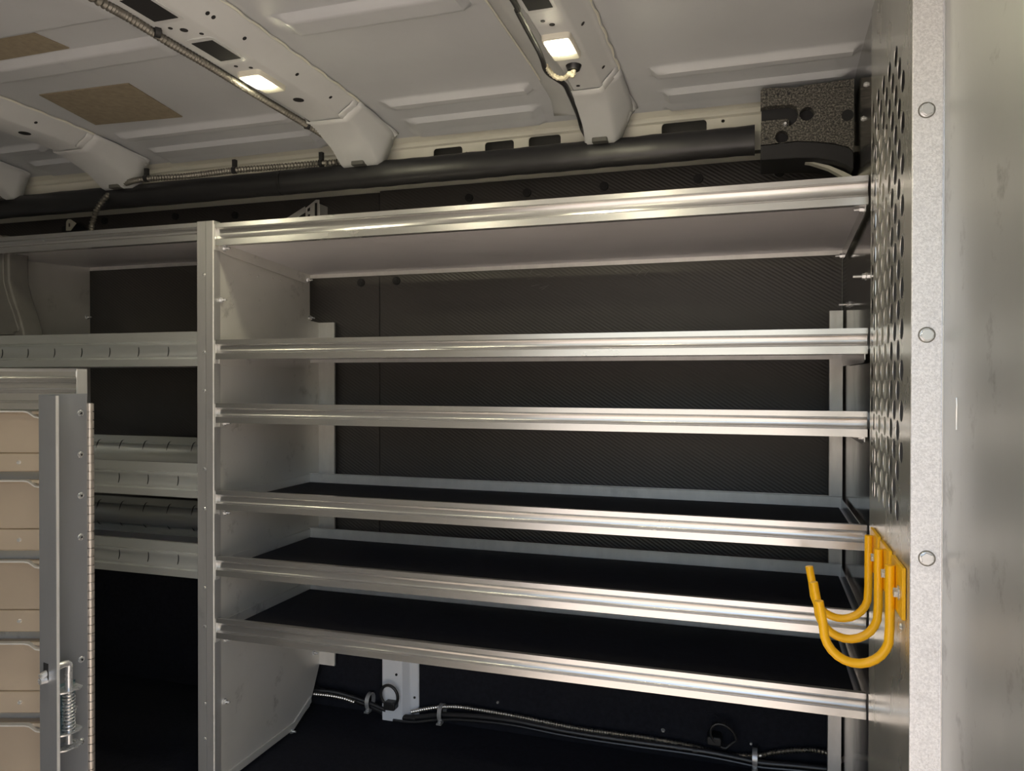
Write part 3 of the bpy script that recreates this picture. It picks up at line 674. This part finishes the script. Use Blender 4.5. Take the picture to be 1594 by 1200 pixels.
# ------------------------------------------------------------------ partition on the right
B=thing('partition','aluminium partition with perforated panel along the right side','partition',(XP,1.2,0))
pitch=.0570; cs=.02849; holes=[]
for c_ in range(0,11):
    y=1.1716+c_*cs; z=Z(.4125)+(pitch/2 if c_%2 else 0)
    zmax=Z(.476); zmin=Z(-.157) if c_==0 else Z(-.206)
    z=Z(.4125)+(pitch*.5 if c_%2 else pitch if c_>1 else 0)
    while z>zmin:
        if z<zmax and y<1.468: holes.append(circ(y,z,.0152,14))
        z-=pitch
bm=holes_sheet([(.925,0.0),(1.478,0.0),(1.478,Z(.66)),(.925,Z(.66))],holes,.0006,0,XP)
obj('perforated_panel',bm,M['perf'],B)
# end plate from the perforated panel to the body side, top follows the roof
pts=[PX(x,y,XP+.004) for x,y in ((1353,38),(1343,74),(1330,112),(1324,130))]
P=[(1.44,0),(1.972,0),(1.972,Z(.60)),(1.80,pts[3].z-.03),(pts[3].y,pts[3].z),(pts[2].y,pts[2].z),(pts[1].y,pts[1].z),(pts[0].y,pts[0].z),(1.44,Z(.655))]
bm=nb(); prism(bm,P,0,XP+.0022,XP+.0040); ep=obj('end_plate',bm,M['wing'],B)
for x,y in ((1345,132),(1340,187)):
    p=PX(x,y,XP-.002); r=nb(); cyl(r,(XP+.0022,min(p.y,1.60),p.z),(XP-.003,min(p.y,1.60),p.z),.0052,14,.003); obj('pop_rivet',r,M['bolt'],ep)
for x,y in ((1346,430),(1321,474)):
    p=PX(x,y,XP); bolt('bolt',(XP+.0020,p.y,p.z),(-1,0,0),ep,L=.022)
# plain near panel
bm=nb(); box(bm,(XP-.0008,.26,0),(XP+.0008,.919,Z(.66))); np_=obj('plain_panel',bm,M['near'],B)
p=PX(1491,645,XP-.001); bm=nb()
q=[(PX(1491,y,XP).y+dy,PX(1491,y,XP).z) for y,dy in ((619,0),(630,-.001),(645,0),(660,.0005),(669,0))]
tube(bm,[(XP-.0012,a,b) for a,b in q],.0011,6); obj('scratch',bm,M['flange'],np_,label='short bright vertical scratch')
# corner angle facing the door, with hex bolts
XS0,XS1=PX(1418,600,.159).x,XP
ys_=.92; xl=PY(1418,600,ys_).x
bm=nb(); prism(bm,[(xl,ys_),(xl,ys_+.003),(XP-.0045,ys_+.003),(XP-.0045,ys_+.030),(XP-.0012,ys_+.030),(XP-.0012,ys_+.002),(XP-.002,ys_)],2,0,Z(.66))
cs_=obj('corner_angle',bm,M['galv'],B,bevel=.0012,label='bright galvanised corner angle')
for y in (170,521,870):
    p=PY(1443.5,y,ys_-.003); bm=nb(); cyl(bm,(p.x,ys_+.0005,p.z),(p.x,ys_-.0008,p.z),.0074,20)
    shadow_ring=nb(); cyl(shadow_ring,(p.x,ys_+.0004,p.z),(p.x,ys_-.0006,p.z),.0086,24)  # dark grey ring paints the shadow outline around the bolt head
    a0=random.random(); 
    A=[bm.verts.new((p.x+.0068*math.cos(a0+PI*k_/3),ys_-.0008,p.z+.0068*math.sin(a0+PI*k_/3))) for k_ in range(6)]
    Bv=[bm.verts.new((p.x+.0066*math.cos(a0+PI*k_/3),ys_-.0050,p.z+.0066*math.sin(a0+PI*k_/3))) for k_ in range(6)]
    bm.faces.new(A); bm.faces.new(Bv)
    for k_ in range(6): bm.faces.new((A[k_],A[(k_+1)%6],Bv[(k_+1)%6],Bv[k_]))
    hb=obj('hex_bolt',bm,M['bolt'],cs_,bevel=.0004); obj('bolt_shadow',shadow_ring,M['darkconduit'],cs_ if False else hb)
p=PX(1403,975,XP-.001); bm=nb(); cyl(bm,(XP-.0008,p.y,p.z),(XP-.004,p.y,p.z),.006,14,.004); obj('pop_rivet',bm,M['bolt'],B)
# cab behind the partition
tag(obj('cab_seat_back',prism(nb(),[(.46,.001),(.62,.001),(.60,1.55),(.56,Z(.36)),(.48,Z(.36)),(.45,1.5)],1,1.15,1.9),M['rubber'],bevel=.03),'dark seat back in the cab seen through the perforated holes','seat')
tag(obj('cab_headliner',box(nb(),(.237,.95,Z(.575)),(1.45,1.94,Z(.60))),M['rubber'],bevel=.006),'dark headliner of the cab glimpsed through the topmost perforated holes','headliner')
# ------------------------------------------------------------------ yellow hooks
xs_=XP-.0008
def hook():
    t=thing('utility_hook','', 'hook',(xs_,1.176,Z(-.263)))
    bm=nb(); box(bm,(-.0052,-.051,-.058),(0,.034,.012)); 
    obj('mounting_plate',bm,M['yellow'],t,local=True,bevel=.0012)
    bm=nb(); xr_=-.0118; xc=xr_-.043; pts=[(xr_,0,.004),(xr_,0,-.03),(xr_,0,-.06),(xr_,0,-.082)]
    for k_ in range(1,13):
        a=PI*k_/13.0; pts.append((xc+.043*math.cos(a),0,-.094-.045*math.sin(a)))
    pts+=[(xc-.0445,0,-.082),(xc-.0475,0,-.066),(xc-.0495,0,-.0545)]
    tube(bm,pts,.0064,16); obj('hook_rod',bm,M['yellow'],t,local=True,bevel=.0008)
    bm=nb(); cyl(bm,(-.0052,-.031,-.026),(-.0072,-.031,-.026),.0098,20); cyl(bm,(-.0072,-.031,-.026),(-.0125,-.031,-.026),.0072,6); obj('hex_bolt',bm,M['bolt'],t,local=True,bevel=.0005)
    return t
h0=hook()
for i,(y,lab) in enumerate(((1.176,'yellow J hook nearest the bright corner angle, hanging lowest in view'),(1.283,'yellow J hook in the middle of the three on the partition'),(1.390,'yellow J hook farthest along the partition, highest in view'))):
    h=h0 if i==0 else copy_tree(h0)
    h.location=(xs_,y,Z(-.263)); tag(h,lab,'hook','yellow hooks on the partition')
# ------------------------------------------------------------------ wiring along the wheel arch
yw=1.955
def W(pts,dy=0): return [tuple(PY(x,y,yw+dy)) for x,y in pts]
main=[(488,1070),(510,1078),(540,1086),(570,1096),(592,1106),(612,1114),(645,1117),(690,1113),(740,1115),(800,1122),(870,1136),(930,1146),(1000,1156),(1060,1164),(1110,1172),(1150,1180),(1185,1187),(1240,1192),(1318,1200)]
t=thing('wiring_harness','black cable bundle lying along the wheel arch below the bottom shelf','cable',PY(800,1122,yw))
obj('cable_bundle',tube(nb(),W(main),.0085,10,.008),M['cable'],t)
obj('cable',tube(nb(),W([(x,y+7) for x,y in main[5:]],-.012),.004,8,.01),M['cable'],t)
obj('cable',tube(nb(),W([(490,1074),(520,1077),(550,1085),(580,1096),(600,1105)],-.012),.006,8,.01),M['cable'],t)
for x,y in ((645,1118),(1058,1164),(1082,1168)):
    p=PY(x,y,yw); c=nb(); cyl(c,p-Vector((.006,0,0)),p+Vector((.006,0,0)),.0105,14); obj('cable_tape',c,M['rubber'],t)
con=[(640,1108),(665,1103),(690,1100),(720,1101),(760,1107),(800,1114),(850,1124),(900,1134),(950,1141),(1010,1149),(1080,1162),(1130,1174),(1180,1176),(1200,1172),(1235,1168),(1270,1168),(1295,1175),(1312,1187),(1319,1200)]
tag(obj('metal_conduit',tube(nb(),W(con,.004),.0058,10,.0034,.14),M['conduit']),'shiny flexible spiral steel conduit above the black cable bundle','conduit')
con=[(488,1080),(515,1083),(535,1087),(552,1093)]
tag(obj('metal_conduit',tube(nb(),W(con,-.02),.0055,10,.0034,.14),M['conduit']),'short stretch of spiral steel conduit at the left end beside the divider','conduit')
for i,(x,y,lab) in enumerate(((574,1094,'P clamp holding the cables left of the white body post'),(686,1112,'P clamp holding the cables just right of the white body post'),(1175,1184,'P clamp holding the cables at the right under the bottom shelf'))):
    p=PY(x,y,yw-.012); t=thing('cable_clamp',lab,'clamp',(p.x,p.y,p.z-.02),0,'clamps on the wiring')
    ring=[(p.x,p.y+.008+.020*math.cos(a),p.z+.003+.022*math.sin(a)) for a in [2*PI*k_/20 for k_ in range(20)]]
    bm=nb(); rings=[]
    for (x_,y_,z_) in ring:
        d=Vector((0,y_-p.y-.008,z_-p.z-.003)).normalized()*.0018
        rings.append([bm.verts.new((x_+sx*.006,y_+d.y*q,z_+d.z*q)) for sx,q in((-1,0),(1,0),(1,1),(-1,1))])
    for a_,b_ in zip(rings,rings[1:]+rings[:1]):
        for q in range(4): bm.faces.new((a_[q],a_[(q+1)%4],b_[(q+1)%4],b_[q]))
    obj('clamp_band',bm,M['post'] ,t)
    bm=nb(); box(bm,(p.x-.007,p.y-.016,p.z-.024),(p.x+.007,p.y+.004,p.z-.020)); obj('clamp_foot',bm,M['post'],t)
    bm=nb(); cyl(bm,(p.x,p.y-.010,p.z-.020),(p.x,p.y-.010,p.z-.014),.005,6); obj('clamp_screw',bm,M['bolt'],t)
# tie-down rings
def ring(cx_,cy_,rx,ry,rot,label,basept,y=1.94):
    c=PY(cx_,cy_,y); k_=c.y/F*1.06; t=thing('tie_down_ring',label,'tie-down ring',PY(basept[0],basept[1],y))
    pts=[]
    for i in range(28):
        a=2*PI*i/28; px,pz=rx*k_*math.cos(a),ry*k_*math.sin(a)
        if pz<-ry*k_*.75: pz=-ry*k_*.75
        pts.append((c.x+px*math.cos(rot)-pz*math.sin(rot),y-.004*math.sin(a),c.z+px*math.sin(rot)+pz*math.cos(rot)))
    obj('ring',tube(nb(),pts,.0042,10,closed=True),M['rubber'],t,recalc=True)
    p=PY(basept[0],basept[1],y+.004); bm=nb(); prism(bm,rrect(p.x-.018,p.z-.012,p.x+.018,p.z+.010,.006),1,y-.004,y+.036); obj('ring_base',bm,M['rubber'],t,bevel=.003)
ring(606,1083,15,18,.05,'black tie-down ring standing up in front of the white body post',(607,1098),1.925)
ring(1126,1146,15,20,.75,'black tie-down ring hanging on the lower wall right of centre',(1112,1152))
for x,y,lab in ((775,1093,'small screw head on the black lower wall, left'),(1032,1137,'push stud on the black lower wall, left of the tie-down ring'),(1169,1157,'small screw head on the black lower wall right of the tie-down ring')):
    p=PY(x,y,1.975); bm=nb(); cyl(bm,(p.x,1.9762,p.z),(p.x,1.971,p.z),.0055 if x==1032 else .0035,12,.003); tag(obj('wall_screw',bm,M['bolt'] if x==1032 else M['post']),lab,'screw')
# ------------------------------------------------------------------ outside: ground and daylight
bm=nb(); box(bm,(-30,-40,-.75),(30,12,-.70)); struct('floor_outside',bm,M['ground'])
w=bpy.data.worlds.new('sky'); bpy.context.scene.world=w; w.use_nodes=True; nt=w.node_tree
bg=nt.nodes['Background']; sk=nt.nodes.new('ShaderNodeTexSky'); sk.sky_type='NISHITA'; sk.sun_elevation=math.radians(56); sk.sun_rotation=math.radians(155); sk.sun_intensity=.4; sk.altitude=100; sk.air_density=1.2; sk.dust_density=2.0
nt.links.new(sk.outputs[0],bg.inputs[0]); bg.inputs[1].default_value=.135
vs=bpy.context.scene.view_settings; vs.view_transform='Standard'; vs.look='None'; vs.gamma=1; vs.exposure=1.3; vs.use_curve_mapping=False
